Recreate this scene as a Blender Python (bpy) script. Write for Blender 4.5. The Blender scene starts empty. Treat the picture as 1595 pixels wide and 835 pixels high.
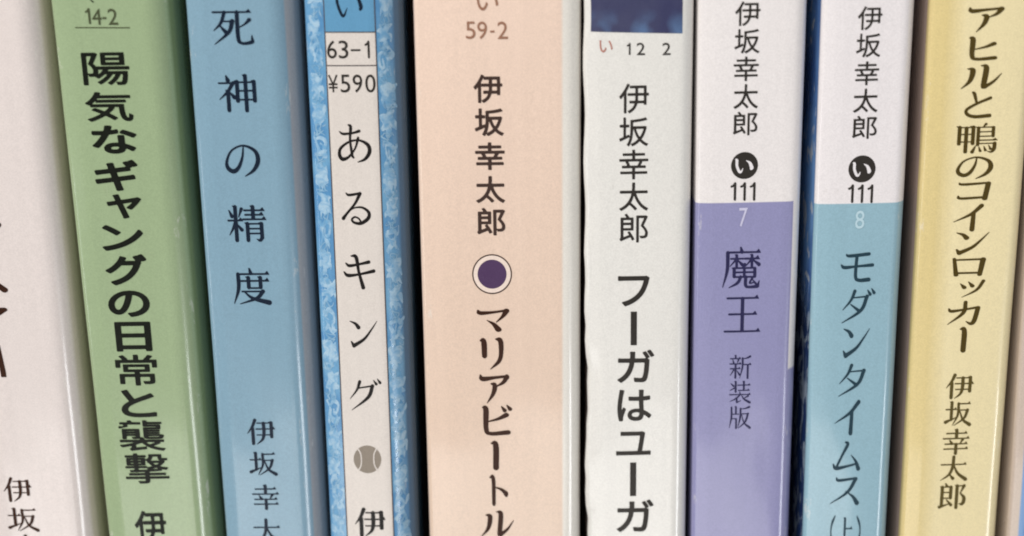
# A close-up of ten pocket paperbacks standing on a shelf, spines to the camera.
import bpy, math, random
import numpy as np
from mathutils import Vector, Matrix

random.seed(4)
scene = bpy.context.scene
col = scene.collection

# ------------------------------------------------------------------ camera
PW, PH = 1595.0, 835.0          # size of the photograph in pixels
FPX = 2200.0                    # focal length in those pixels
PITCH = math.atan(FPX / 7300.0)
ROLL = math.radians(0.42)
DIST = 0.183
AIM = Vector((0, 0, 0.096))
FWD = Vector((0, math.cos(PITCH), -math.sin(PITCH)))
RIGHT = Vector((1, 0, 0))
UP = RIGHT.cross(FWD)
rot = Matrix.Rotation(-ROLL, 3, FWD)
RIGHT = rot @ RIGHT
UP = rot @ UP
CAM = AIM - FWD * DIST
cam_d = bpy.data.cameras.new('camera')
cam = bpy.data.objects.new('camera', cam_d)
col.objects.link(cam)
m = Matrix((RIGHT, UP, -FWD)).transposed().to_4x4()
m.translation = CAM
cam.matrix_world = m
cam_d.sensor_width = 36
cam_d.lens = 36 * FPX / PW
cam_d.clip_start = 0.005
cam_d.clip_end = 50
cam_d.dof.use_dof = True
cam_d.dof.focus_distance = DIST
cam_d.dof.aperture_fstop = 14
scene.camera = cam

# ------------------------------------------------------------------ light
world = bpy.data.worlds.new('World')
scene.world = world
world.use_nodes = True
bg = world.node_tree.nodes['Background']
bg.inputs['Color'].default_value = (0.93, 0.95, 1.0, 1)
bg.inputs['Strength'].default_value = 0.31


def area(name, loc, target, sx, sy, power, color):
    d = bpy.data.lights.new(name, 'AREA')
    d.shape = 'RECTANGLE'
    d.size, d.size_y = sx, sy
    d.energy = power
    d.color = color
    o = bpy.data.objects.new(name, d)
    col.objects.link(o)
    o.location = loc
    o.rotation_euler = (Vector(target) - Vector(loc)).to_track_quat('-Z', 'Y').to_euler()
    return o


area('ceiling_lamp', (-0.62, -0.90, 0.92), (0, 0, 0.1), 0.8, 0.6, 22, (1.0, 0.955, 0.90))
area('low_window_light', (0.74, -0.66, -0.44), (0, 0, 0.09), 0.20, 0.34, 2.3, (0.95, 0.98, 1.0))
area('side_window_light', (-0.75, -0.70, -0.20), (0, 0, 0.09), 0.10, 0.16, 0.5, (0.95, 0.98, 1.0))

area('added_sheen_light', (-0.1, -1.0, -0.50), (0, 0, 0.08), 0.8, 0.24, 1.9, (1.0, 0.98, 0.95))  # added low panel, gives the lower spines a soft hazy sheen
scene.cycles.filter_width = 1.9

scene.view_settings.view_transform = 'Standard'
scene.view_settings.look = 'None'
scene.view_settings.exposure = -0.12
scene.view_settings.gamma = 1


# ------------------------------------------------------------------ helpers
def lin(c):
    return tuple(((v / 255) / 12.92 if v / 255 <= 0.04045 else ((v / 255 + 0.055) / 1.055) ** 2.4) for v in c)


def tag(o, label=None, cat=None, group=None, kind=None):
    for k, v in (('label', label), ('category', cat), ('group', group), ('kind', kind)):
        if v:
            o[k] = v
    return o


def link_mesh(name, verts, faces, mat, parent=None, smooth=False):
    me = bpy.data.meshes.new(name)
    me.from_pydata([tuple(v) for v in verts], [], faces)
    me.materials.append(mat)
    if smooth:
        me.polygons.foreach_set('use_smooth', [True] * len(me.polygons))
    me.update()
    o = bpy.data.objects.new(name, me)
    col.objects.link(o)
    if parent:
        o.parent = parent
    return o


# ---- nodes
class NT:
    def __init__(self, name):
        self.mat = bpy.data.materials.new(name)
        self.mat.use_nodes = True
        self.t = self.mat.node_tree
        self.b = self.t.nodes['Principled BSDF']
        tc = self.t.nodes.new('ShaderNodeTexCoord')
        self.obj = tc.outputs['Object']
        sp = self.t.nodes.new('ShaderNodeSeparateXYZ')
        self.t.links.new(self.obj, sp.inputs[0])
        self.x, self.y, self.z = sp.outputs

    def put(self, sock, v):
        if hasattr(v, 'is_output') or isinstance(v, bpy.types.NodeSocket):
            self.t.links.new(v, sock)
        elif isinstance(v, (tuple, list)) and len(v) == 3 and sock.type == 'RGBA':
            sock.default_value = (*v, 1)
        else:
            sock.default_value = v

    def math(self, op, a, b=0.0):
        n = self.t.nodes.new('ShaderNodeMath')
        n.operation = op
        self.put(n.inputs[0], a)
        self.put(n.inputs[1], b)
        return n.outputs[0]

    def step(self, v, edge, soft=0.00006):
        n = self.t.nodes.new('ShaderNodeMapRange')
        self.put(n.inputs['Value'], v)
        if isinstance(edge, (int, float)):
            n.inputs['From Min'].default_value = edge - soft
            n.inputs['From Max'].default_value = edge + soft
        return n.outputs[0]

    def ramp(self, v, lo, hi, a=0.0, b=1.0):
        n = self.t.nodes.new('ShaderNodeMapRange')
        self.put(n.inputs['Value'], v)
        n.inputs['From Min'].default_value = lo
        n.inputs['From Max'].default_value = hi
        n.inputs['To Min'].default_value = a
        n.inputs['To Max'].default_value = b
        return n.outputs[0]

    def mix(self, f, a, b, mode='MIX'):
        n = self.t.nodes.new('ShaderNodeMix')
        n.data_type = 'RGBA'
        n.blend_type = mode
        self.put(n.inputs[0], f)
        self.put(n.inputs[6], a)
        self.put(n.inputs[7], b)
        return n.outputs[2]

    def noise(self, scale, detail=2.0, stretch=(1, 1, 1), rough=0.5, distort=0.0, off=0.0):
        mp = self.t.nodes.new('ShaderNodeMapping')
        mp.inputs['Scale'].default_value = stretch
        mp.inputs['Location'].default_value = (off, off * 1.7, off * 0.3)
        self.t.links.new(self.obj, mp.inputs[0])
        n = self.t.nodes.new('ShaderNodeTexNoise')
        n.inputs['Scale'].default_value = scale
        n.inputs['Detail'].default_value = detail
        n.inputs['Roughness'].default_value = rough
        n.inputs['Distortion'].default_value = distort
        self.t.links.new(mp.outputs[0], n.inputs['Vector'])
        return n.outputs[0]

    def worn(self, c, off):
        """pale rubbed specks along the folds of the cover"""
        k = self.math('MULTIPLY', self.math('GREATER_THAN', self.y, -.00008), self.math('LESS_THAN', self.y, .0012))
        m = self.ramp(self.noise(520, 4, (1, 1, .35), off=off * 3 + 4, rough=.7), .61, .68, 0, .35)
        d = self.ramp(self.noise(260, 5, (1, 1, .6), off=off + 21, rough=.75), .66, .74, 0, .16)
        c = self.mix(self.math('MULTIPLY', k, m), c, lin((226, 222, 214)))
        return self.mix(d, c, lin((120, 108, 96)))

    def finish(self, colr, rough=0.3, off=0.0, grain=0.055, coat=0.0, bump=True, spec=0.5):
        """printed laminated paper: faint grain, vertical streaks, small scuffs, gentle ripples"""
        g = self.noise(5200, 1.0, off=off)
        g2 = self.noise(1500, 2.0, off=off + .3)
        s = self.noise(900, 2.0, (1, 1, 0.012), off=off)
        f = self.math('ADD', self.ramp(g, .3, .7, 1 - grain, 1 + grain), self.ramp(s, .35, .65, -.012, .012))
        f = self.math('ADD', f, self.ramp(g2, .3, .7, -grain * .3, grain * .3))
        c = self.mix(1.0, colr, (1, 1, 1), 'MULTIPLY')
        comb = self.t.nodes.new('ShaderNodeCombineColor')
        for i in range(3):
            self.t.links.new(f, comb.inputs[i])
        self.t.links.new(comb.outputs[0], c.node.inputs[7])
        self.put(self.b.inputs['Base Color'], c)
        r = self.noise(90, 4.0, (1, 1, .25), off=off + 2)
        self.put(self.b.inputs['Roughness'], self.ramp(r, .3, .7, rough - .05, rough + .09))
        self.b.inputs['Specular IOR Level'].default_value = spec
        self.b.inputs['Coat Weight'].default_value = coat
        self.b.inputs['Coat Roughness'].default_value = 0.07
        if bump:
            n1 = self.noise(70, 1.5, (1, 1, .35), off=off + 5)
            n2 = self.noise(2600, 2.0, off=off + 7)
            hgt = self.math('ADD', self.math('MULTIPLY', n1, 0.00030), self.math('MULTIPLY', n2, 0.0000007))
            n3 = self.noise(420, 1.0, (1, 1, .03), off=off + 9)
            hgt = self.math('ADD', hgt, self.math('MULTIPLY', n3, 0.000018))
            b = self.t.nodes.new('ShaderNodeBump')
            b.inputs['Distance'].default_value = 1.0
            b.inputs['Strength'].default_value = 0.8
            self.t.links.new(hgt, b.inputs['Height'])
            self.t.links.new(b.outputs[0], self.b.inputs['Normal'])
            self.t.links.new(b.outputs[0], self.b.inputs['Coat Normal'])
        return self.mat


def ink(name, rgb, rough=0.3, wear=0.006):
    n = NT(name)
    c = lin(rgb)
    w = n.noise(1400, 3.0)
    light = tuple(min(1, v + wear * 0.5) for v in c)
    cc = n.mix(n.ramp(w, .45, .75), c, light)
    return n.finish(cc, rough, off=1.0, grain=.05, spec=.22)


# ------------------------------------------------------------------ glyph drawing
N = 92          # cells of a glyph raster along each axis


def curve_pts(ps, step=0.9):
    """Catmull-Rom through (x, y, w) points, densely sampled"""
    p = np.array(ps, float)
    if len(p) == 2:
        n = max(2, int(np.hypot(*(p[1] - p[0])[:2]) / step))
        t = np.linspace(0, 1, n)[:, None]
        return p[0] * (1 - t) + p[1] * t
    q = np.vstack([2 * p[0] - p[1], p, 2 * p[-1] - p[-2]])
    out = []
    for i in range(1, len(q) - 2):
        n = max(2, int(np.hypot(*(q[i + 1] - q[i])[:2]) / step))
        t = np.linspace(0, 1, n, endpoint=(i == len(q) - 3))[:, None]
        a, b, c, d = q[i - 1], q[i], q[i + 1], q[i + 2]
        out.append(0.5 * (2 * b + (c - a) * t + (2 * a - 5 * b + 4 * c - d) * t ** 2 + (3 * b - a - 3 * c + d) * t ** 3))
    r = np.vstack(out)
    r[:, 2] = np.clip(r[:, 2], 0.6, 99)
    return r


def S(*ps):
    return ('s', ps)


def H(a, b, y):
    return ('h', (a, b, y))


def T(a, b, y):
    return ('t', (a, b, y))


def V(x, a, b, w=8.0):
    return ('v', (x, a, b, w))


DAKU = [S((77, 4, 2.5), (85, 16, 8)), S((89, 0, 2.5), (97, 12, 8))]
TA = [S((38, 6, 8), (27, 32, 6), (3, 60, 1.5)), S((33, 25, 3), (76, 22, 4)), S((76, 22, 9), (58, 62, 8), (2, 97, 1.5)), S((27, 44, 3), (52, 62, 8))]
HI = [S((23, 6, 3), (31, 12, 10), (31, 72, 9), (42, 87, 8), (88, 84, 10)), S((84, 30, 10), (62, 42, 6), (32, 51, 2))]
MIN = {
 '死': [H(4, 95, 10), S((32, 10, 7), (22, 38, 6), (4, 58, 1.5)), S((27, 34, 3), (50, 34, 4)), S((50, 33, 9), (40, 62, 7), (4, 94, 1.5)), S((20, 46, 3), (33, 62, 9)),
       S((62, 10, 8), (62, 78, 8), (70, 91, 6), (85, 91, 7), (95, 88, 8)), S((95, 70, 1.5), (96, 86, 7)), S((91, 30, 8), (80, 41, 4), (62, 52, 2))],
 '神': [S((22, 4, 3), (26, 16, 9)), T(3, 38, 23), S((38, 23, 8), (24, 45, 6), (3, 65, 1.5)), V(25, 42, 96), S((29, 46, 2), (40, 60, 9)),
       V(48, 18, 72), V(90, 18, 72), T(48, 90, 21), T(48, 90, 43), T(48, 90, 66), V(69, 3, 97)],
 'の': [S((56, 18, 2.5), (52, 45, 5), (41, 70, 7.5), (27, 80, 9), (13, 72, 8.5), (11, 55, 6), (25, 29, 4), (55, 17, 4), (85, 30, 7.5), (92, 54, 9.5), (80, 77, 7), (56, 93, 1.5))],
 '精': [S((5, 14, 2.5), (12, 30, 8)), S((37, 10, 7), (29, 32, 2)), H(2, 38, 41), V(21, 3, 97), S((20, 43, 6), (13, 62, 5), (3, 80, 1.5)), S((23, 50, 2.5), (35, 66, 8)),
       V(66, 3, 38), H(44, 95, 14), H(46, 92, 26), H(40, 98, 38), V(50, 48, 97), V(86, 48, 88), S((86, 88, 8), (80, 95, 6), (72, 91, 1.5)), T(50, 86, 50), T(50, 86, 63), T(50, 86, 76)],
 '度': [S((47, 2, 4), (50, 14, 8)), H(17, 97, 16), S((17, 16, 8), (16, 55, 7.5), (3, 94, 1.5)), H(20, 96, 34), V(43, 24, 54), V(74, 24, 54), T(43, 74, 53),
       T(25, 78, 62), S((79, 62, 9), (62, 80, 7), (18, 95, 1.5)), S((32, 64, 3), (52, 80, 7), (94, 92, 11))],
 '魔': [S((47, 2, 4), (50, 12, 8)), H(14, 97, 13), S((14, 14, 8), (13, 55, 7), (2, 95, 1.5)), T(22, 54, 28), V(37, 19, 48, 6), S((36, 29, 5), (20, 46, 1.5)), S((38, 30, 2), (51, 42, 7)),
       H(58, 95, 28), V(76, 19, 48, 6), S((75, 29, 5), (60, 46, 1.5)), S((77, 30, 2), (94, 42, 8)), S((58, 42, 7), (52, 50, 3)),
       V(31, 50, 72, 7), V(84, 50, 72, 7), T(31, 84, 50), T(31, 84, 60), T(31, 84, 71), V(57, 50, 70, 6),
       S((48, 71, 7), (40, 85, 6), (18, 96, 1.5)), S((61, 71, 7), (61, 90, 7), (68, 95, 5), (90, 94, 7)), S((96, 80, 1.5), (92, 93, 7)), S((78, 74, 5), (71, 86, 3), (84, 84, 3)), S((79, 78, 2), (87, 87, 5))],
 '王': [H(10, 92, 10), H(15, 88, 49), H(4, 97, 91), V(50, 10, 90)],
 '新': [V(28, 3, 15, 7), H(5, 51, 16), S((15, 20, 2.5), (19, 32, 7)), S((41, 20, 7), (35, 34, 2)), H(3, 53, 37), H(5, 50, 56), V(28, 38, 95), S((20, 62, 6), (4, 84, 1.5)), S((34, 64, 2), (46, 80, 8)),
       S((93, 8, 8), (78, 14, 5), (60, 17, 2)), S((59, 15, 8), (59, 50, 7), (47, 96, 1.5)), H(60, 98, 40), V(83, 41, 97)],
 '装': [S((7, 12, 3), (19, 23, 8)), S((29, 29, 6), (3, 42, 2)), V(29, 3, 50), H(38, 95, 19), V(66, 3, 43), H(42, 92, 42), H(2, 97, 60), S((48, 48, 3), (50, 60, 7)),
       S((50, 61, 6), (30, 78, 5), (3, 90, 1.5)), V(35, 74, 94, 7), S((35, 95, 5), (54, 86, 2)), S((56, 62, 3), (68, 80, 7), (94, 95, 10)), S((87, 66, 7), (66, 78, 2))],
 '版': [S((12, 6, 7), (12, 50, 7), (3, 94, 1.5)), V(32, 3, 34, 7), T(12, 45, 35), T(12, 35, 54), V(34, 54, 97, 7), S((93, 5, 8), (75, 11, 5), (56, 13, 2)), S((53, 12, 8), (52, 50, 7), (41, 95, 1.5)),
       T(53, 86, 34), S((87, 34, 8), (75, 68, 7), (45, 95, 1.5)), S((58, 36, 3), (70, 72, 6), (96, 94, 10))],
 '鴨': [V(9, 9, 70, 9), V(41, 9, 70, 9), T(9, 41, 12), T(9, 41, 35), T(9, 41, 60), V(25, 12, 97, 9), S((70, 2, 7), (64, 12, 3)),
       V(53, 12, 74), V(88, 12, 46), T(52, 88, 13), T(52, 88, 28), T(52, 88, 43), H(52, 98, 56), T(52, 93, 67), S((93, 67, 9), (92, 86, 9), (86, 96, 6), (76, 93, 1.5)),
       S((48, 75, 3), (41, 95, 9)), S((56, 77, 2), (60, 92, 7)), S((68, 76, 2), (72, 90, 7)), S((79, 73, 2), (84, 86, 7))],
 '伊': [S((31, 3, 9), (21, 28, 7), (3, 55, 1.5)), V(22, 34, 97, 9), T(38, 88, 15), V(86, 12, 72, 9), H(34, 98, 38), T(36, 88, 61), S((60, 15, 9), (60, 52, 9), (54, 78, 7), (34, 97, 1.5))],
 '坂': [V(24, 4, 76, 9), H(3, 44, 33), S((3, 83, 10), (20, 75, 6), (46, 64, 2)), H(50, 96, 11), S((50, 10, 8), (49, 55, 7), (30, 96, 1.5)), T(50, 86, 36), S((86, 36, 9), (74, 68, 7), (36, 97, 1.5)), S((56, 38, 3), (70, 74, 7), (97, 94, 11))],
 '幸': [V(50, 3, 36, 9), H(14, 88, 17), H(3, 97, 37), S((26, 42, 2.5), (34, 56, 9)), S((74, 40, 8), (64, 57, 2)), H(10, 91, 58), H(7, 94, 77), V(50, 58, 98, 9)],
 '太': [H(3, 96, 33), S((48, 3, 9), (46, 40, 9), (34, 72, 7), (3, 95, 1.5)), S((50, 36, 4), (66, 68, 8), (96, 92, 11)), S((36, 72, 3), (49, 88, 10))],
 '郎': [S((24, 2, 4), (29, 12, 8)), V(13, 14, 90, 9), T(13, 44, 15), T(13, 44, 36), T(13, 44, 58), V(44, 14, 60, 9), S((6, 92, 9), (20, 87, 6), (44, 79, 2)), S((30, 64, 3), (47, 84, 9)),
       V(66, 10, 98, 9), T(66, 90, 12), S((91, 12, 9), (84, 28, 5), (78, 40, 3)), S((78, 40, 4), (92, 56, 9), (92, 72, 10), (86, 82, 8), (76, 80, 2))],
 '上': [V(47, 4, 88, 9), H(48, 86, 40), H(4, 96, 91)],
 'あ': [S((8, 19, 3), (18, 25, 6), (45, 23, 5), (66, 18, 7)), S((34, 2, 3), (41, 8, 8), (38, 40, 6), (42, 78, 7), (46, 86, 5)),
       S((62, 36, 7), (52, 62, 5), (32, 84, 6), (14, 90, 9), (5, 80, 9), (9, 62, 7), (36, 45, 5), (66, 42, 5), (90, 54, 9), (94, 72, 10), (80, 90, 7), (58, 98, 2))],
 'る': [S((20, 4, 3), (30, 10, 7), (66, 5, 6)), S((66, 6, 10), (48, 36, 7), (20, 66, 7), (8, 80, 10)), S((20, 64, 4), (45, 49, 4), (72, 48, 6), (92, 62, 9), (90, 80, 10), (66, 95, 9), (44, 93, 7), (36, 84, 6), (46, 76, 5), (60, 82, 5), (66, 94, 6))],
 'い': [S((8, 12, 4), (14, 18, 8), (15, 50, 8), (27, 82, 8), (36, 84, 6), (46, 64, 1.5)), S((62, 20, 2), (80, 34, 8), (90, 60, 11), (88, 68, 8))],
 'キ': [S((26, 4, 3), (42, 8, 10), (49, 50, 8), (61, 95, 11)), S((9, 25, 4), (20, 32, 8), (50, 28, 6), (82, 22, 9)), S((2, 50, 4), (14, 60, 9), (50, 57, 6), (97, 48, 9))],
 'ン': [S((4, 8, 2.5), (22, 16, 8), (32, 28, 12)), S((6, 74, 4), (14, 88, 11)), S((14, 88, 11), (50, 66, 8), (74, 38, 5), (96, 8, 1.5))],
 'グ': [S((34, 8, 9), (24, 34, 6), (2, 62, 1.5)), S((30, 28, 4), (72, 22, 5)), S((73, 22, 10), (58, 58, 9), (6, 98, 1.5))] + DAKU,
 'マ': [S((3, 10, 5), (10, 20, 11), (50, 17, 7), (88, 10, 6)), S((89, 12, 13), (78, 34, 8), (58, 58, 2)), S((30, 50, 2), (50, 66, 9), (64, 88, 14))],
 'リ': [S((8, 8, 3), (20, 12, 13), (22, 54, 13)), S((62, 4, 3), (78, 10, 12), (80, 46, 11), (72, 72, 9), (42, 97, 1.5))],
 'ア': [S((3, 6, 4), (10, 18, 11), (50, 14, 7), (88, 10, 6)), S((90, 12, 12), (78, 30, 8), (54, 44, 2)), S((38, 34, 3), (50, 40, 11), (44, 68, 9), (24, 98, 1.5))],
 'ヒ': HI, 'ビ': HI + [S((72, 4, 2.5), (80, 16, 8)), S((86, 0, 2.5), (94, 12, 8))],
 'ー': [S((38, 2, 3), (54, 8, 14), (54, 92, 15))],
 'ト': [S((3, 2, 3), (22, 8, 14), (24, 94, 14)), S((26, 36, 2), (66, 46, 8), (92, 62, 15))],
 'ル': [S((16, 14, 3), (28, 20, 10), (22, 65, 8), (2, 96, 1.5)), S((48, 2, 3), (60, 10, 10), (56, 84, 10), (58, 90, 9)), S((58, 91, 10), (80, 68, 6), (98, 36, 1.5))],
 'モ': [S((16, 8, 3), (26, 13, 8), (84, 8, 9)), S((2, 42, 4), (12, 50, 9), (50, 47, 6), (96, 44, 9)), S((48, 12, 8), (46, 78, 8), (56, 92, 9), (86, 91, 11))],
 'ダ': TA + DAKU, 'タ': TA,
 'イ': [S((88, 3, 11), (56, 36, 8), (2, 66, 1.5)), S((64, 34, 10), (62, 97, 12))],
 'ム': [S((44, 3, 5), (52, 10, 9), (34, 45, 7), (16, 82, 7)), S((2, 76, 4), (12, 90, 10), (50, 84, 7), (84, 76, 5)), S((66, 46, 2), (84, 68, 8), (94, 92, 12))],
 'ス': [S((20, 4, 3), (28, 14, 8), (84, 7, 6)), S((85, 9, 10), (58, 56, 8), (2, 96, 1.5)), S((52, 52, 2), (78, 72, 8), (92, 94, 13))],
 'と': [S((26, 3, 3), (34, 10, 9), (44, 45, 6)), S((92, 26, 8), (45, 46, 7), (10, 68, 8), (14, 86, 9), (42, 95, 9), (92, 92, 10))],
 'コ': [S((4, 8, 3), (16, 16, 9), (92, 10, 7)), S((90, 12, 12), (82, 92, 12)), S((3, 76, 4), (12, 88, 9), (80, 84, 8))],
 'ロ': [S((4, 8, 8), (12, 92, 11)), S((6, 14, 6), (92, 12, 7)), S((92, 12, 13), (84, 92, 11)), S((12, 82, 7), (84, 82, 7))],
 'ッ': [S((2, 18, 3), (18, 40, 14)), S((34, 8, 3), (50, 32, 14)), S((94, 4, 11), (68, 56, 9), (10, 97, 1.5))],
 'カ': [S((4, 30, 4), (12, 40, 9), (50, 34, 6), (92, 26, 7)), S((93, 28, 11), (84, 80, 11), (74, 94, 9), (58, 84, 2)), S((54, 3, 9), (48, 48, 9), (2, 96, 1.5))],
 '1': [S((2, 21, 9), (14, 16, 9), (24, 3, 8)), S((27, 3, 12), (27, 97, 12))],
 '(': [S((90, 0, 8), (25, 25, 18), (5, 50, 22), (25, 75, 18), (90, 100, 8))],
 ')': [S((10, 0, 8), (75, 25, 18), (95, 50, 22), (75, 75, 18), (10, 100, 8))],
}


def strokes_field(strokes, weight=1.0, hthin=3.6):
    """signed distance (in 0..100 units, inside positive) on an (N+1)^2 grid, y down"""
    g = np.linspace(-8, 108, N + 1)
    X, Y = np.meshgrid(g, g)
    F = np.full_like(X, -50.0)

    def stamp(p):
        for x, y, w in p:
            r = w * weight / 2
            a = slice(max(0, int((x - r - 4 + 8) / 116 * N)), int((x + r + 4 + 8) / 116 * N) + 2)
            b = slice(max(0, int((y - r - 4 + 8) / 116 * N)), int((y + r + 4 + 8) / 116 * N) + 2)
            F[b, a] = np.maximum(F[b, a], r - np.hypot(X[b, a] - x, Y[b, a] - y))

    def tri(pts):
        d = np.full_like(X, 1e9)
        s = sum(pts[i][0] * pts[(i + 1) % 3][1] - pts[(i + 1) % 3][0] * pts[i][1] for i in range(3))
        for i in range(3):
            (x0, y0), (x1, y1) = pts[i], pts[(i + 1) % 3]
            L = math.hypot(x1 - x0, y1 - y0)
            e = ((x1 - x0) * (Y - y0) - (y1 - y0) * (X - x0)) / L * (1 if s > 0 else -1)
            d = np.minimum(d, e)
        np.maximum(F, d, out=F)
    for k, a in strokes:
        if k == 's':
            stamp(curve_pts(a))
        elif k == 't':
            stamp(curve_pts([(a[0], a[2], hthin), (a[1], a[2], hthin)]))
        elif k == 'h':
            stamp(curve_pts([(a[0], a[2], hthin + .6), (a[1] - 2, a[2], hthin)]))
            x, y = a[1], a[2]
            tri([(x - 12, y - .5), (x - 4, y - 7 * weight), (x + 2, y + hthin * weight / 2 + .4)])
        elif k == 'v':
            x, y0, y1, w = a
            stamp(curve_pts([(x, y0 + 1.5, w), (x, y1 - w / 3, w)]))
            stamp(curve_pts([(x - w * .75, y0 - .5, w * .3), (x, y0 + 3, w * .7)]))
    return F


def glyph_tris(ch):
    cu = bpy.data.curves.new('t', 'FONT')
    cu.body = ch
    cu.resolution_u = 6
    o = bpy.data.objects.new('t', cu)
    col.objects.link(o)
    bpy.context.view_layer.update()
    me = o.to_mesh()
    me.calc_loop_triangles()
    v = np.array([p.co[:2] for p in me.vertices])
    t = [l.vertices[:] for l in me.loop_triangles]
    o.to_mesh_clear()
    bpy.data.objects.remove(o)
    bpy.data.curves.remove(cu)
    return v, t


def font_field(ch, bold=0.0):
    """coverage field of a sans glyph, dilated by bold (in hundredths of its box)"""
    v, t = glyph_tris(ch)
    lo, hi = v.min(0), v.max(0)
    asp = (hi[0] - lo[0]) / (hi[1] - lo[1])
    K = 4
    M = (N + 1) * K
    p = (v - lo) / (hi - lo)
    p[:, 1] = 1 - p[:, 1]
    p = (p * 100 + 8) / 116 * N * K + K / 2
    im = np.zeros((M, M), bool)
    for tr in t:
        q = p[list(tr)]
        a = np.maximum(np.floor(q.min(0)).astype(int) - 1, 0)
        b = np.minimum(np.ceil(q.max(0)).astype(int) + 1, M)
        X, Y = np.meshgrid(np.arange(a[0], b[0]) + .5, np.arange(a[1], b[1]) + .5)
        s = []
        for i in range(3):
            u, w = q[i], q[(i + 1) % 3]
            s.append((w[0] - u[0]) * (Y - u[1]) - (w[1] - u[1]) * (X - u[0]))
        im[a[1]:b[1], a[0]:b[0]] |= ((s[0] >= 0) & (s[1] >= 0) & (s[2] >= 0)) | ((s[0] <= 0) & (s[1] <= 0) & (s[2] <= 0))
    if bold > 0:
        r = bold / 116 * N * K
        rx, ry = (r, r * asp) if asp < 1 else (r / asp, r)
        out = im.copy()
        for dy in range(-int(ry), int(ry) + 1):
            w = int(rx * math.sqrt(max(0, 1 - (dy / max(ry, .5)) ** 2)))
            sh = np.roll(im, dy, 0)
            acc = sh.copy()
            for dx in range(1, w + 1):
                acc |= np.roll(sh, dx, 1) | np.roll(sh, -dx, 1)
            out |= acc
        im = out
    f = im.reshape(N + 1, K, N + 1, K).mean((1, 3)) - .5
    g = np.pad(f, 1, mode='edge')
    f = (g[1:-1, 1:-1] * 4 + g[:-2, 1:-1] + g[2:, 1:-1] + g[1:-1, :-2] + g[1:-1, 2:]) / 8
    return f


def march(F):
    """filled marching squares: points in grid units (y down) and faces"""
    n = F.shape[0] - 1
    ins = F > 0
    idx, pts, faces = {}, [], []

    def P(key, x, y):
        if key not in idx:
            idx[key] = len(pts)
            pts.append((x, y))
        return idx[key]
    cnt = ins[:-1, :-1].astype(int) + ins[1:, :-1] + ins[:-1, 1:] + ins[1:, 1:]
    for j, i in zip(*np.nonzero(cnt)):
        cs = [(i, j), (i + 1, j), (i + 1, j + 1), (i, j + 1)]
        poly = []
        for k in range(4):
            a, b = cs[k], cs[(k + 1) % 4]
            fa, fb = F[a[1], a[0]], F[b[1], b[0]]
            if fa > 0:
                poly.append(P(a, *a))
            if (fa > 0) != (fb > 0):
                t = fa / (fa - fb)
                e = (min(a, b), max(a, b))
                poly.append(P(e, a[0] + (b[0] - a[0]) * t, a[1] + (b[1] - a[1]) * t))
        if len(poly) > 2:
            faces.append(poly[::-1])
    return np.array(pts, float), faces


_cache = {}


def glyph(ch, style, weight):
    """unit glyph: points 0..1 in its ink box (y down) and faces"""
    key = (ch, style, weight)
    if key not in _cache:
        if style == 'mincho':
            F = strokes_field(MIN[ch], weight)
        elif style == 'gothic' and ch == '1':
            F = strokes_field(MIN[ch], 1.3 + weight * .2)
        elif style == 'gothic':
            F = font_field(ch, weight)
        else:
            F = strokes_field(ch, weight)
        p, f = march(F)
        lo, hi = p.min(0), p.max(0)
        _cache[key] = ((p - lo) / (hi - lo), f)
    return _cache[key]


# ------------------------------------------------------------------ books
def unproject(px, py, origin=Vector((0, 0, 0)), normal=Vector((0, -1, 0))):
    d = FWD * FPX + RIGHT * (px - PW / 2) - UP * (py - PH / 2)
    t = (origin - CAM).dot(normal) / d.dot(normal)
    return CAM + d * t


HEIGHT, DEPTH = 0.148, 0.105


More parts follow.
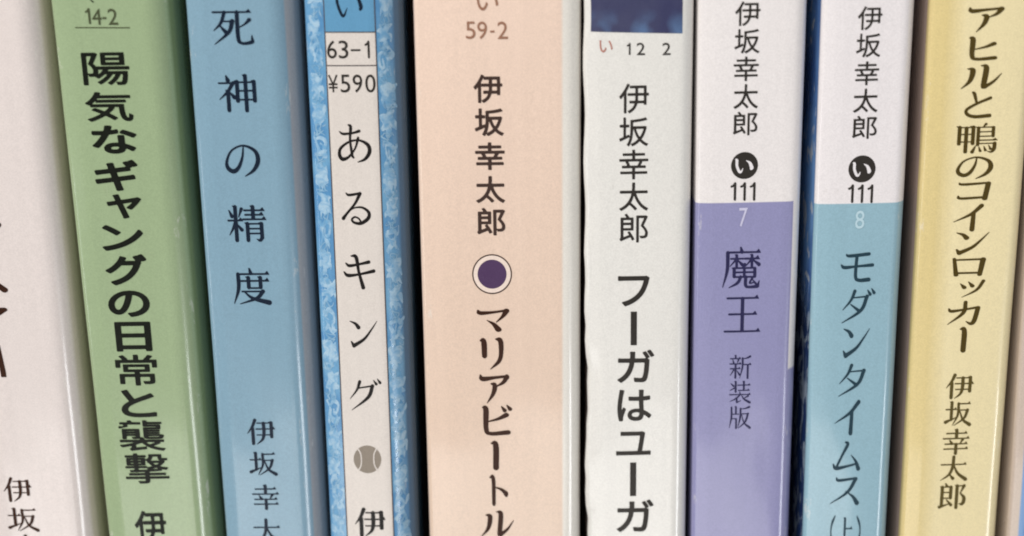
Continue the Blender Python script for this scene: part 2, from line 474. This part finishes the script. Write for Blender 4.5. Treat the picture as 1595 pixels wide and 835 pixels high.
class Book:
    def __init__(self, name, label, L, R, cover_mat, width=None, bulge=0.00035, r=0.0011, rl=0.0006, wav=None, depth_off=0.0):
        o3 = Vector((0, depth_off, 0))
        a, b = unproject(L[0], 0, o3), unproject(L[1], PH, o3)
        up = (a - b).normalized()
        self.lean = math.atan2(up.x, up.z)
        if width is None:
            w = []
            for k, yy in ((0, 0), (1, PH)):
                w.append((unproject(R[k], yy, o3) - unproject(L[k], yy, o3)).x * math.cos(self.lean))
            width = sum(w) / 2
        self.w, self.bulge, self.r, self.rl, self.wav = width, bulge, r, rl, wav
        base = b - up * (b.z / up.z)
        base.y = depth_off
        if self.lean > 0:            # tipped to the right: rests on its right foot
            base.z = width * math.sin(self.lean)
            base += Vector((0, 0, 0))
        self.root = bpy.data.objects.new(name, None)
        col.objects.link(self.root)
        self.root.empty_display_size = 0.01
        self.root.location = base
        self.root.rotation_euler = (0, self.lean, 0)
        tag(self.root, label, 'book', 'paperbacks standing in a row')
        self.rotm = self.root.rotation_euler.to_matrix()
        self.base = base
        self.build_cover(cover_mat)
        print(name, 'width mm %.1f lean %.2f base %.4f right %.4f' % (width * 1000, math.degrees(self.lean), base.x, base.x + width))

    def profile(self):
        w, r, l = self.w, self.r, self.rl
        pts = [(0.0, y) for y in np.linspace(DEPTH, l, 14)]
        pts += [(l - l * math.cos(t), l - l * math.sin(t)) for t in np.linspace(0, math.pi / 2, 9)[1:]]
        pts += [(x, 0.0) for x in np.linspace(l, w - r, 44)[1:-1]]
        pts += [(w - r + r * math.sin(t), r - r * math.cos(t)) for t in np.linspace(0, math.pi / 2, 13)]
        pts += [(w, y) for y in np.linspace(r, DEPTH, 14)[1:]]
        return pts

    def warp(self, x, y, z):
        """spine belly, soft dents of the left edge"""
        q = min(max(x / self.w, 0), 1)
        k = lambda t: (lambda u: u * u * (3 - 2 * u))(min(1, t / .17))
        yy = y - self.bulge * (k(q) * k(1 - q) * .6 + 4 * q * (1 - q) * .4) * math.exp(-(y / 0.004))
        xx = x
        yy += 0.00006 * math.sin(z * 210 + self.w * 900) * math.sin(q * 5 + z * 60)
        if self.wav and x < 0.0022 and y < 0.006:
            f = (1 - x / 0.0022) * (1 - y / 0.006) ** .5
            xx += self.wav(z) * f
            yy += self.wav(z) * .8 * f
        return xx, yy, z

    def surf(self, x, z, lift):
        r, w, l = self.r, self.w, self.rl
        y = 0.0
        if x < l:
            y = l - math.sqrt(max(0, l * l - (l - x) ** 2))
        elif x > w - r:
            y = r - math.sqrt(max(0, r * r - (x - w + r) ** 2))
        X, Y, Z = self.warp(x, y, z)
        return (X, Y - lift, Z)

    def build_cover(self, mat):
        prof = self.profile()
        nz = 75
        zs = np.linspace(0, HEIGHT, nz)
        v, f = [], []
        n = len(prof)
        for z in zs:
            for x, y in prof:
                v.append(self.warp(x, y, z))
        t = 0.00035
        for z in zs[[0, -1]]:
            for x, y in prof:
                cx = min(max(x, t), self.w - t)
                v.append((cx, max(y, t + .0001), z))
        for j in range(nz - 1):
            for i in range(n - 1):
                a = j * n + i
                f.append((a, a + 1, a + n + 1, a + n))
        b0, b1 = nz * n, nz * n + n
        for i in range(n - 1):
            f.append((b0 + i, b0 + i + 1, i + 1, i))
            a = (nz - 1) * n + i
            f.append((a, a + 1, b1 + i + 1, b1 + i))
        self.cover = link_mesh('cover', v, f, mat, self.root, True)
        e = 0.0006
        w, d = self.w, DEPTH - .001
        z0, z1 = .001, HEIGHT - .001
        vv = [(e, .0050, z0), (w - e, .0050, z0), (w - e, d, z0), (e, d, z0), (e, .0050, z1), (w - e, .0050, z1), (w - e, d, z1), (e, d, z1)]
        link_mesh('page_block', vv, [(0, 3, 2, 1), (4, 5, 6, 7), (0, 1, 5, 4), (1, 2, 6, 5), (2, 3, 7, 6), (3, 0, 4, 7)], M_PAGES, self.root)

    def local(self, px, py):
        nrm = self.rotm @ Vector((0, -1, 0))
        p = unproject(px, py, self.base - Vector((0, self.bulge * .8, 0)), nrm)
        q = self.rotm.transposed() @ (p - self.base)
        return q.x, q.z

    def text(self, name, items, mat, style='gothic', weight=0.0, lift=0.00006, label=None, parent=None):
        """items: (char, centre x, centre y, width, height) of the ink in photo pixels"""
        v, f = [], []
        for it in items:
            ch, cx, cy, w, h = it[:5]
            st, wt = (it[5], it[6]) if len(it) > 5 else (style, weight)
            p, fs = glyph(ch, st, wt)
            x0, z0 = self.local(cx, cy - h / 2)
            x1, z1 = self.local(cx, cy + h / 2)
            xm, zm = self.local(cx, cy)
            sx = (self.local(cx + w / 2, cy)[0] - self.local(cx - w / 2, cy)[0])
            b = len(v)
            for a, c in p:
                v.append(self.surf(xm + (a - .5) * sx, z0 + (z1 - z0) * c, lift))
            f += [[b + k for k in q] for q in fs]
        o = link_mesh(name, v, f, mat, parent or self.root, True)
        if label:
            o['label'] = label
        return o

    def patch(self, name, quad, mat, lift=0.00002, nx=10, nz=40, parent=None, px=True):
        """a printed area given by four photo corners: top-left, top-right, bottom-right, bottom-left"""
        q = [self.local(*c) if px else c for c in quad]
        v, f = [], []
        for j in range(nz + 1):
            t = j / nz
            l = (q[0][0] + (q[3][0] - q[0][0]) * t, q[0][1] + (q[3][1] - q[0][1]) * t)
            r = (q[1][0] + (q[2][0] - q[1][0]) * t, q[1][1] + (q[2][1] - q[1][1]) * t)
            for i in range(nx + 1):
                s = i / nx
                v.append(self.surf(l[0] + (r[0] - l[0]) * s, l[1] + (r[1] - l[1]) * s, lift))
        for j in range(nz):
            for i in range(nx):
                a = j * (nx + 1) + i
                f.append((a, a + nx + 1, a + nx + 2, a + 1))
        return link_mesh(name, v, f, mat, parent or self.root, True)

    def disc(self, name, cx, cy, r0, r1, mat, lift=0.00003, n=64, parent=None):
        xm, zm = self.local(cx, cy)
        sx = (self.local(cx + 10, cy)[0] - self.local(cx - 10, cy)[0]) / 20
        sz = (self.local(cx, cy - 10)[1] - self.local(cx, cy + 10)[1]) / 20
        v, f = [], []
        K = 6
        for k in range(K + 1):
            r = r0 + (r1 - r0) * k / K
            for i in range(n):
                a = 2 * math.pi * i / n
                v.append(self.surf(xm + math.cos(a) * r * sx, zm + math.sin(a) * r * sz, lift))
        for k in range(K):
            for i in range(n):
                a, b = k * n + i, k * n + (i + 1) % n
                f.append((a, a + n, b + n, b))
        return link_mesh(name, v, f, mat, parent or self.root, True)


def pm():
    n = NT('page_paper')
    c = n.mix(n.ramp(n.noise(3000, 1, (1, 0.02, 0.02)), .4, .6), lin((226, 214, 190)), lin((190, 176, 150)))
    return n.finish(c, .8, bump=False)


M_PAGES = pm()

# inks
K_BLACK = ink('black_ink', (24, 20, 18))
K_GREEN = ink('dark_green_ink', (14, 18, 8))
K_NAVY = ink('deep_navy_ink', (14, 28, 46))
K_CODEGREEN = ink('olive_ink', (70, 76, 52))
K_BROWN = ink('brown_ink', (52, 26, 12))
K_TAN = ink('light_brown_ink', (146, 108, 88))
K_SOFTBROWN = ink('soft_black_ink', (62, 46, 40))
K_GREY = ink('dark_grey_ink', (46, 42, 38))
K_INDIGO = ink('indigo_ink', (40, 38, 74))
K_TEAL = ink('dark_teal_ink', (34, 58, 70))
K_OLIVE = ink('olive_brown_ink', (72, 58, 18))
K_OLIVE2 = ink('olive_black_ink', (84, 72, 34))
K_WHITE = ink('white_ink', (192, 190, 214))
K_PALEW = ink('pale_teal_ink', (176, 202, 212))
K_PLUM = ink('plum_ink', (76, 54, 88))
K_BALL = ink('grey_brown_ink', (138, 128, 116))
K_RED = ink('brick_red_ink', (170, 112, 98))
M_WHITE_PRINT = NT('white_print').finish(lin((222, 218, 220)), .28, off=2.2)
K_LINE = ink('thin_line_ink', (78, 72, 74))

# ---- setting
def board(name, x0, x1, y0, y1, z0, z1):
    n = NT('dark_shelf_wood')
    g = n.noise(40, 5, (.15, 1, 1), distort=.6)
    n_mat = n.finish(n.mix(n.ramp(g, .3, .7), lin((70, 52, 40)), lin((104, 80, 60))), .5)
    v = [(x0, y0, z0), (x1, y0, z0), (x1, y1, z0), (x0, y1, z0), (x0, y0, z1), (x1, y0, z1), (x1, y1, z1), (x0, y1, z1)]
    o = link_mesh(name, v, [(0, 3, 2, 1), (4, 5, 6, 7), (0, 1, 5, 4), (1, 2, 6, 5), (2, 3, 7, 6), (3, 0, 4, 7)], n_mat)
    return tag(o, kind='structure')


board('shelf_board', -.30, .30, -.012, .16, -.018, 0.0)
board('shelf_back', -.30, .30, .16, .172, -.018, .24)


# ------------------------------------------------------------------ book 1: pale cover, cropped
def plain(name, spine, side_l=None, side_r=None, off=0.0, rough=.23, edge_l=.0016, edge_r=.0016, w=None, tweak=None, xr=None, coat=.5):
    n = NT(name)
    c = lin(spine)
    if tweak:
        c = tweak(n, c)
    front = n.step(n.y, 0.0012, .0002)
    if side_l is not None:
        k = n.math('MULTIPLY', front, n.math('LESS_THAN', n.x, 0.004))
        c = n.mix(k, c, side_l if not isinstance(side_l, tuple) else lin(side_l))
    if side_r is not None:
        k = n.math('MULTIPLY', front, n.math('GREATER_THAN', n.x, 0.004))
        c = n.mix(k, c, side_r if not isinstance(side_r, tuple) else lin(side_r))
    return n.finish(n.worn(c, off), rough, off=off, coat=coat)


L = lambda c: lin(c)
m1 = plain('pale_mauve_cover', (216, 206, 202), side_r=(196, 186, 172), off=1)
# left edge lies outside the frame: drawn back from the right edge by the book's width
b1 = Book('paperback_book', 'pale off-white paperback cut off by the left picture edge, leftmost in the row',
          (62 - 176, 148 - 158), (66, 151), m1, r=.0036)
b1.text('author_lettering', [('伊', 28, 762, 44, 39), ('坂', 36, 809, 49, 38), ('幸', 42, 852, 44, 40)], K_BROWN, 'mincho', 1.20)
b1.text('title_lettering', [((S((0, 0, 36), (70, 75, 46)),), 0, 446, 24, 19, 'x', 1), ((S((0, 10, 18), (92, 8, 20)), S((92, 10, 22), (20, 92, 14))), -12, 492, 50, 26, 'x', 1),
                            ((S((20, 0, 70), (60, 100, 80)),), 2, 562, 11, 50, 'x', 1), ((S((0, 60, 60), (50, 50, 80)),), -6, 350, 16, 10, 'x', 1)], K_BROWN)

# ------------------------------------------------------------------ book 2: green
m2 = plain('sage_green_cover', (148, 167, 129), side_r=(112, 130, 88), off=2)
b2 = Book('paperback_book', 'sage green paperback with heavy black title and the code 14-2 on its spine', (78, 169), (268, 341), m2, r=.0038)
G = 'gothic'
b2.text('title_lettering', [('陽', 165, 107, 74, 51, G, 1.7), ('気', 170, 166, 74, 46, G, 2.1), ('な', 178.5, 217, 70, 44), ('ギ', 182, 273, 68, 48), ('ャ', 194, 321, 54, 38),
                            ('ン', 191, 370, 65, 40), ('グ', 197, 420, 65, 48), ('の', 201, 473, 65, 41), ('日', 208, 524, 56, 46), ('常', 213, 576, 65, 48, G, 1.9),
                            ('と', 216, 628, 55, 43), ('襲', 221, 678, 71, 48, G, 1.4), ('撃', 229, 729, 68, 47, G, 1.5)], K_GREEN, G, 3.9)
b2.text('author_lettering', [('伊', 235, 820, 49, 50)], K_GREEN, G, 2.2)
b2.text('code_lettering', [('1', 137, 25, 8, 25), ('4', 151, 26, 15, 25), ('-', 163, 28, 6, 3), ('2', 176, 26, 15, 25)], K_CODEGREEN, G, 0.5)
b2.text('shop_mark', [((S((0, 0, 20), (90, 90, 30)),), 142, 0, 8, 8, 'x', 1)], K_GREEN)
b2.patch('rule_line', [(117, 42.2), (203, 42.2), (203, 44), (117, 44)], K_CODEGREEN, .00003, 6, 1)

# ------------------------------------------------------------------ book 3: dusty blue
m3 = plain('dusty_blue_cover', (124, 157, 176), off=3, tweak=lambda n, c: n.mix(n.step(n.x, .01205, .00012), c, lin((158, 158, 160))))
b3 = Book('paperback_book', 'dusty blue paperback with navy serif title, between the green book and the patterned book', (288, 352), (462, 503), m3, r=.0036)
b3.text('title_lettering', [('死', 363, 42, 64, 56), ('神', 370, 145, 59, 60), ('の', 378, 250, 55, 50), ('精', 385, 348, 61, 58), ('度', 392.6, 446, 59, 58)], K_NAVY, 'mincho', 1.20)
b3.text('author_lettering', [('伊', 407, 672, 44, 41), ('坂', 410, 722, 44, 38), ('幸', 414, 774, 42, 40), ('太', 417, 827, 44, 40)], K_NAVY, 'mincho', 1.26)

# ------------------------------------------------------------------ book 4: blue pattern with a white title strip
def t4(n, c):
    blot = n.noise(170, 4, (1, 1, .9), distort=.8)
    c = n.mix(n.ramp(blot, .42, .62), lin((82, 138, 184)), lin((108, 160, 196)))
    return c


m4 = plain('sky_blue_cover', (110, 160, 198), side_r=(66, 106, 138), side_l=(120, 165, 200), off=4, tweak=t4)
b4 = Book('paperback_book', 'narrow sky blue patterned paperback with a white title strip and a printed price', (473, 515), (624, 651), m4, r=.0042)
M_STRIP = NT('white_strip_print').finish(lin((212, 204, 197)), .28, off=8)
M_TAG = NT('blue_tag_print').finish(lin((92, 146, 182)), .28, off=9)


def xl(y):
    return 504 + (541 - 504) * y / 835


def xr(y):
    return 583 + (613.5 - 583) * y / 835


strip = b4.patch('title_strip', [(xl(-60), -60), (xr(-60), -60), (xr(870), 870), (xl(870), 870)], M_STRIP, .00003, 40, 60)
b4.patch('blue_tag', [(xl(-60), -60), (xr(-60), -60), (xr(50), 50), (xl(50), 50)], M_TAG, .00005, 40, 12)
for f_ in (xl, xr):
    b4.patch('border_line', [(f_(-60) - .8, -60), (f_(-60) + .8, -60), (f_(870) + .8, 870), (f_(870) - .8, 870)], K_LINE, .00006, 1, 60)
for yy in (50, 102):
    b4.patch('rule_line', [(xl(yy), yy - .8), (xr(yy), yy - .8), (xr(yy), yy + .8), (xl(yy), yy + .8)], K_LINE, .00007, 40, 1)
b4.text('tag_lettering', [('い', 543, 4, 44, 46)], K_NAVY, 'mincho', 1.1, lift=.00008)
b4.text('code_lettering', [('6', 517, 77, 15, 28), ('3', 535, 77, 15, 28), ('-', 554, 78, 15, 3), ('1', 572, 77, 8, 28)], K_GREY, G, 0.7)
b4.text('price_lettering', [('¥', 519, 130, 15, 27), ('5', 538, 130, 15, 28), ('9', 557, 130, 15, 28), ('0', 577, 130, 16, 28)], K_GREY, G, 0.7)
b4.text('title_lettering', [('あ', 552, 223, 53, 60), ('る', 554.5, 324.5, 46, 52), ('キ', 560, 423, 50, 55), ('ン', 567, 520, 43, 42), ('グ', 570, 614, 50, 49)], K_BLACK, 'mincho', 1.14)
b4.text('author_lettering', [('伊', 577, 813, 48, 46)], K_BLACK, 'mincho', 1.44)
b4.disc('ball_emblem', 572.5, 715, 0.01, 21.5, K_BALL, .00005)
b4.text('ball_seam', [((S((0, 0, 6), (16, 28, 6), (16, 72, 6), (0, 100, 6)),), 560.5, 715, 7, 37, 'x', 1),
                      ((S((100, 0, 6), (84, 28, 6), (84, 72, 6), (100, 100, 6)),), 585, 715, 7, 37, 'x', 1)], M_STRIP, lift=.00008)
# pale figures printed down both margins
def faded(name, a, b, sc):
    n = NT(name)
    return n.finish(n.mix(n.ramp(n.noise(sc, 4, distort=1.2), .36, .62), lin(a), lin(b)), .3, off=11)


M_MOTIF = faded('pale_blue_print', (104, 156, 194), (160, 190, 210), 900)
M_MOTIF2 = faded('mid_blue_print', (108, 156, 190), (140, 176, 200), 900)
BIRD = (S((10, 4, 6), (30, 16, 22), (52, 30, 26), (60, 50, 24), (44, 70, 16), (58, 92, 8)), S((96, 10, 4), (78, 24, 16), (58, 34, 18)), S((40, 42, 14), (16, 50, 16), (4, 66, 5)), S((60, 54, 12), (84, 60, 10), (92, 74, 4)), S((50, 72, 12), (30, 84, 10), (16, 98, 4)))
CURL = (S((10, 90, 5), (30, 60, 10), (20, 30, 10), (50, 8, 10), (84, 24, 10), (80, 56, 9), (56, 60, 7), (52, 40, 5)), S((30, 66, 6), (60, 80, 12), (92, 78, 4)), S((22, 36, 6), (4, 20, 9), (2, 4, 3)), S((70, 70, 4), (84, 90, 12), (70, 99, 4)))


def flip(st):
    return tuple((k, tuple((100 - p[0], p[1], p[2]) for p in a)) for k, a in st)


def shaken(st, a=11):
    return tuple((k, tuple((p[0] + random.uniform(-a, a), p[1] + random.uniform(-a, a), p[2] * random.uniform(.6, 1.4)) for p in q)) for k, q in st)


def edge4(y, s):
    if s == 0:
        return (473 + (515 - 473) * y / 835 + xl(y)) / 2
    return (xr(y) + 612 + (638 - 612) * y / 835) / 2 + 1


for s in (0, 1):
    for k, y in enumerate(range(-50, 870, 46)):
        y = y + (14 if s else 0)
        base = BIRD if (k % 3) else CURL
        st = shaken(flip(base) if s else base)
        cx = edge4(y, s) + random.uniform(-2, 2)
        b4.text('figure_print', [(st, cx, y + random.uniform(-4, 4), 23 + random.uniform(-3, 3), 42, 'x', 1.9)], M_MOTIF, lift=.00002)
        b4.text('scroll_print', [(shaken(flip(CURL) if k % 2 else CURL, 20), cx + random.uniform(-3, 3), y + 23, 17, 20, 'x', 1.1)], M_MOTIF2, lift=.000035)

# ------------------------------------------------------------------ book 5: salmon pink
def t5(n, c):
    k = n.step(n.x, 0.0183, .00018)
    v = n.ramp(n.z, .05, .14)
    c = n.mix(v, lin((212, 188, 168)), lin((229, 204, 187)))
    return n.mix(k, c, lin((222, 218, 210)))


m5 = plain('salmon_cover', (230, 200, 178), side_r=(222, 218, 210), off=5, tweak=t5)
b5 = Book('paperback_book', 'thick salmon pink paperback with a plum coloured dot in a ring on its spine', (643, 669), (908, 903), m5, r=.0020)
b5.text('tag_lettering', [('い', 759, 0, 34, 32)], K_TAN, G, 0.4)
b5.text('code_lettering', [('5', 733, 47, 15, 27), ('9', 751, 47, 15, 27), ('-', 767, 49, 7, 3), ('2', 783, 47, 16, 27)], K_TAN, G, 0.4)
b5.text('author_lettering', [('伊', 760, 138, 45, 44), ('坂', 762, 190, 45, 43), ('幸', 763, 243, 46, 43), ('太', 764, 295, 45, 42), ('郎', 765, 345, 44, 43)], K_SOFTBROWN, G, 2.0)
b5.disc('ring_emblem', 766.5, 427, 29, 31, K_SOFTBROWN)
b5.disc('ring_filling', 766.5, 427, 22.6, 29, NT('pale_ring_print').finish(lin((226, 208, 196)), .28, off=3.3), .00002)
b5.disc('dot_emblem', 766.5, 427, .01, 22.5, K_PLUM)
b5.text('title_lettering', [('マ', 768, 498.5, 51, 36), ('リ', 766, 550, 37, 50), ('ア', 770, 605, 47, 45), ('ビ', 774.5, 654, 47, 48), ('ー', 771, 709, 13, 46),
                            ('ト', 777, 763, 29, 49), ('ル', 775, 815, 51, 41)], K_BROWN, 'mincho', 1.4)

# ------------------------------------------------------------------ book 6: white with navy block
def dents(z):
    if z > .097:
        return .00012 * math.sin(z * 500)
    a = min(1, (.097 - z) / .012)
    return a * (.00028 * max(0, math.sin(z * 2 * math.pi / .0058)) ** 2 + .00022 * math.sin(z * 260))


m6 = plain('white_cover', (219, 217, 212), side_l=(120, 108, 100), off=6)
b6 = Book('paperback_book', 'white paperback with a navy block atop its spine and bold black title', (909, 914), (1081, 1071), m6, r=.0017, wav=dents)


def navy():
    n = NT('navy_photo_print')
    c = n.mix(n.ramp(n.noise(160, 4, distort=.5), .35, .65), lin((52, 54, 88)), lin((66, 68, 96)))
    x, z = b6.local(990, 48)
    k = n.math('MULTIPLY', n.ramp(n.z, z + .0028, z - .0005), n.ramp(n.noise(240, 2, off=2), .45, .6))
    return n.finish(n.mix(k, c, lin((84, 110, 148))), .28)


b6.patch('navy_block', [(919, -130), (1065, -130), (1063, 52), (920, 49.5)], navy(), .00004, 60, 12)
b6.text('code_lettering', [('1', 979, 76, 6, 19), ('2', 998, 76, 13, 19), ('2', 1038, 76, 13, 19)], K_GREY, G, 0.7)
b6.text('tag_lettering', [('い', 944, 72, 20, 19)], K_RED, G, 0.6)
b6.text('author_lettering', [('伊', 987.5, 153, 46, 46), ('坂', 987, 205, 45, 45), ('幸', 987, 256, 45, 46), ('太', 987, 306, 45, 44), ('郎', 987, 355, 44, 45)], K_GREY, G, .8)
b6.text('title_lettering', [('フ', 987, 453, 49, 47), ('|', 987, 511, 9.5, 52), ('ガ', 990, 570, 57, 51), ('は', 988, 631, 53, 49), ('ユ', 986.5, 690, 54, 37),
                            ('|', 986, 746, 9.5, 52), ('ガ', 989, 803, 57, 50)], K_GREY, G, 2.3)

# ------------------------------------------------------------------ book 7: white top, lavender below
def t7(n, c):
    return n.mix(Z7K(n), c, lin((138, 137, 176)))


class _Z:
    pass


def lav(n):
    top = n.math('SUBTRACT', 1.0, n.step(n.z, Z.top, .00006))
    low = n.math('SUBTRACT', 1.0, n.step(n.z, Z.low, .0002))
    inx = n.math('SUBTRACT', 1.0, n.step(n.x, Z.x, .00007))
    return n.math('MULTIPLY', top, n.math('MAXIMUM', low, inx))


Z = _Z()
Z.top, Z.low, Z.x = .1049, .0820, .01245
Z7K = lav
m7 = plain('white_and_lavender_cover', (224, 219, 218), off=7, tweak=t7)
b7 = Book('paperback_book', 'paperback with a white top and a lavender lower spine', (1088, 1077), (1258, 1233), m7, r=.0017)
print('b7 top', b7.local(1160, 315), 'low', b7.local(1235, 565), 'x', b7.local(1236, 340), b7.local(1229, 560))
b7.text('author_lettering', [('伊', 1164.6, 21, 39, 38), ('坂', 1163.5, 64, 39, 38), ('幸', 1162, 107, 39, 38), ('太', 1161.6, 150, 38, 38), ('郎', 1160.6, 192, 38, 37)], K_GREY, G, .9)
e7 = b7.disc('round_emblem', 1159.5, 257.6, .01, 21, K_GREY)
b7.text('emblem_letter', [('い', 1159, 258, 29, 23)], M_WHITE_PRINT, 'mincho', 1.7, lift=.00007, parent=e7)
b7.text('code_lettering', [('1', 1142, 298, 9, 29), ('1', 1157, 298, 9, 29), ('1', 1172, 298, 9, 29)], K_GREY, G, .3)
b7.text('volume_number', [('7', 1157.6, 338, 13, 29)], K_WHITE, G, .5)
b7.text('title_lettering', [('魔', 1155, 416.5, 59, 65), ('王', 1156, 488, 57, 58)], K_INDIGO, 'mincho', 1.14)
b7.text('subtitle_lettering', [('新', 1153, 571, 34, 38), ('装', 1152.5, 610.5, 34, 36), ('版', 1152.6, 650, 34, 36)], K_INDIGO, 'mincho', 1.08)

# ------------------------------------------------------------------ book 8: white top, teal below, blue photo on its side
def t8(n, c):
    return n.mix(n.math('SUBTRACT', 1.0, n.step(n.z, Z.top8, .00006)), c, lin((140, 174, 188)))


Z.top8 = .1049


def plain8():
    n = NT('white_and_teal_cover')
    c = t8(n, lin((224, 219, 220)))
    k = n.math('MULTIPLY', n.step(n.y, 0.0007, .0001), n.math('LESS_THAN', n.x, 0.004))
    a = n.noise(260, 4, (1, 1, .7), distort=1.0)
    sky = n.mix(n.ramp(n.noise(120, 3, (1, 1, .6), off=3), .4, .6), lin((70, 108, 168)), lin((112, 156, 208)))
    photo = n.mix(n.ramp(a, .58, .63), sky, lin((190, 200, 210)))
    low = n.mix(n.ramp(n.noise(420, 4, (1, 1, .5), distort=1.5, off=6), .5, .58), lin((34, 58, 104)), lin((150, 165, 180)))
    photo = n.mix(n.ramp(n.z, .095, .088), photo, low)
    c = n.mix(k, c, photo)
    return n.finish(n.worn(c, 8), .23, off=8, coat=.5)


b8 = Book('paperback_book', 'paperback with white top and pale teal lower spine, blue photo on its left side', (1281, 1251), (1427, 1385), plain8(), r=.0017)
print('b8 top', b8.local(1340, 320))
b8.text('author_lettering', [('伊', 1355, 28, 38, 37), ('坂', 1352.5, 70.5, 38, 37), ('幸', 1350, 114, 38, 37), ('太', 1348, 156.5, 38, 37), ('郎', 1346.5, 198, 38, 36)], K_GREY, G, .9)
e8 = b8.disc('round_emblem', 1342.5, 263, .01, 21, K_GREY)
b8.text('emblem_letter', [('い', 1342, 263.5, 29, 23)], M_WHITE_PRINT, 'mincho', 1.7, lift=.00007, parent=e8)
b8.text('code_lettering', [('1', 1325, 301.5, 9, 29), ('1', 1340, 301.5, 9, 29), ('1', 1355, 301.5, 9, 29)], K_GREY, G, .3)
b8.text('volume_number', [('8', 1339, 342, 14, 28)], K_PALEW, G, .6)
b8.text('title_lettering', [('モ', 1335, 416, 52, 46), ('ダ', 1337, 475.6, 51, 54), ('ン', 1333, 534, 41, 46), ('タ', 1327, 591.6, 41, 51), ('イ', 1319.5, 650.4, 39, 55),
                            ('ム', 1318.7, 710, 43, 46), ('ス', 1316, 764.5, 45, 44), ('(', 1296.5, 827, 7, 50), ('上', 1316, 826, 28, 42), (')', 1336.5, 827, 7, 50)], K_TEAL, 'mincho', 1.20)

# ------------------------------------------------------------------ book 9: straw yellow
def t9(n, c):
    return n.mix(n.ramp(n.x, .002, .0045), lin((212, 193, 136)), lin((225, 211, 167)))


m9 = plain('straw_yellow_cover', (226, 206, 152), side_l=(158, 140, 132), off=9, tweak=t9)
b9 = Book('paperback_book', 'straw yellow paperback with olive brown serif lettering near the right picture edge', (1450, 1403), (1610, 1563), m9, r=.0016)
b9.text('title_lettering', [('ア', 1535, 30, 56, 39), ('ヒ', 1531, 75, 46, 38), ('ル', 1528.6, 119, 63, 38), ('と', 1523.6, 163, 43, 42), ('鴨', 1521, 215, 66, 47, 'mincho', 1.0), ('の', 1517.6, 261, 58, 35),
                            ('コ', 1516.5, 297.5, 52, 29), ('イ', 1508, 339, 46, 43), ('ン', 1514, 379, 51, 35), ('ロ', 1508.7, 415.5, 52, 29), ('ッ', 1514, 449, 39, 27),
                            ('カ', 1501, 487, 50, 38), ('ー', 1499, 528.5, 12, 40)], K_OLIVE, 'mincho', 1.35)
b9.text('author_lettering', [('伊', 1494.7, 601, 43, 40), ('坂', 1492, 644, 43, 40), ('幸', 1488.7, 687.7, 42, 41), ('太', 1485.8, 729, 43, 40), ('郎', 1482.6, 772, 43, 41)], K_OLIVE2, 'mincho', 1.3)

# ------------------------------------------------------------------ book 10: a sliver at the right edge
def t10(n, c):
    return n.mix(n.step(n.x, .0014, .0001), lin((190, 174, 160)), lin((96, 138, 188)))


m10 = plain('blue_cover_with_beige_edge', (96, 138, 188), side_l=(170, 156, 144), off=10, tweak=t10)
b10 = Book('paperback_book', 'blue paperback with a beige edge, a sliver at the right picture edge', (1626, 1569), None, m10, width=.014, r=.0010)
print('B5 x', b5.local(876, 100), b5.local(880, 500), b5.local(872, 800))
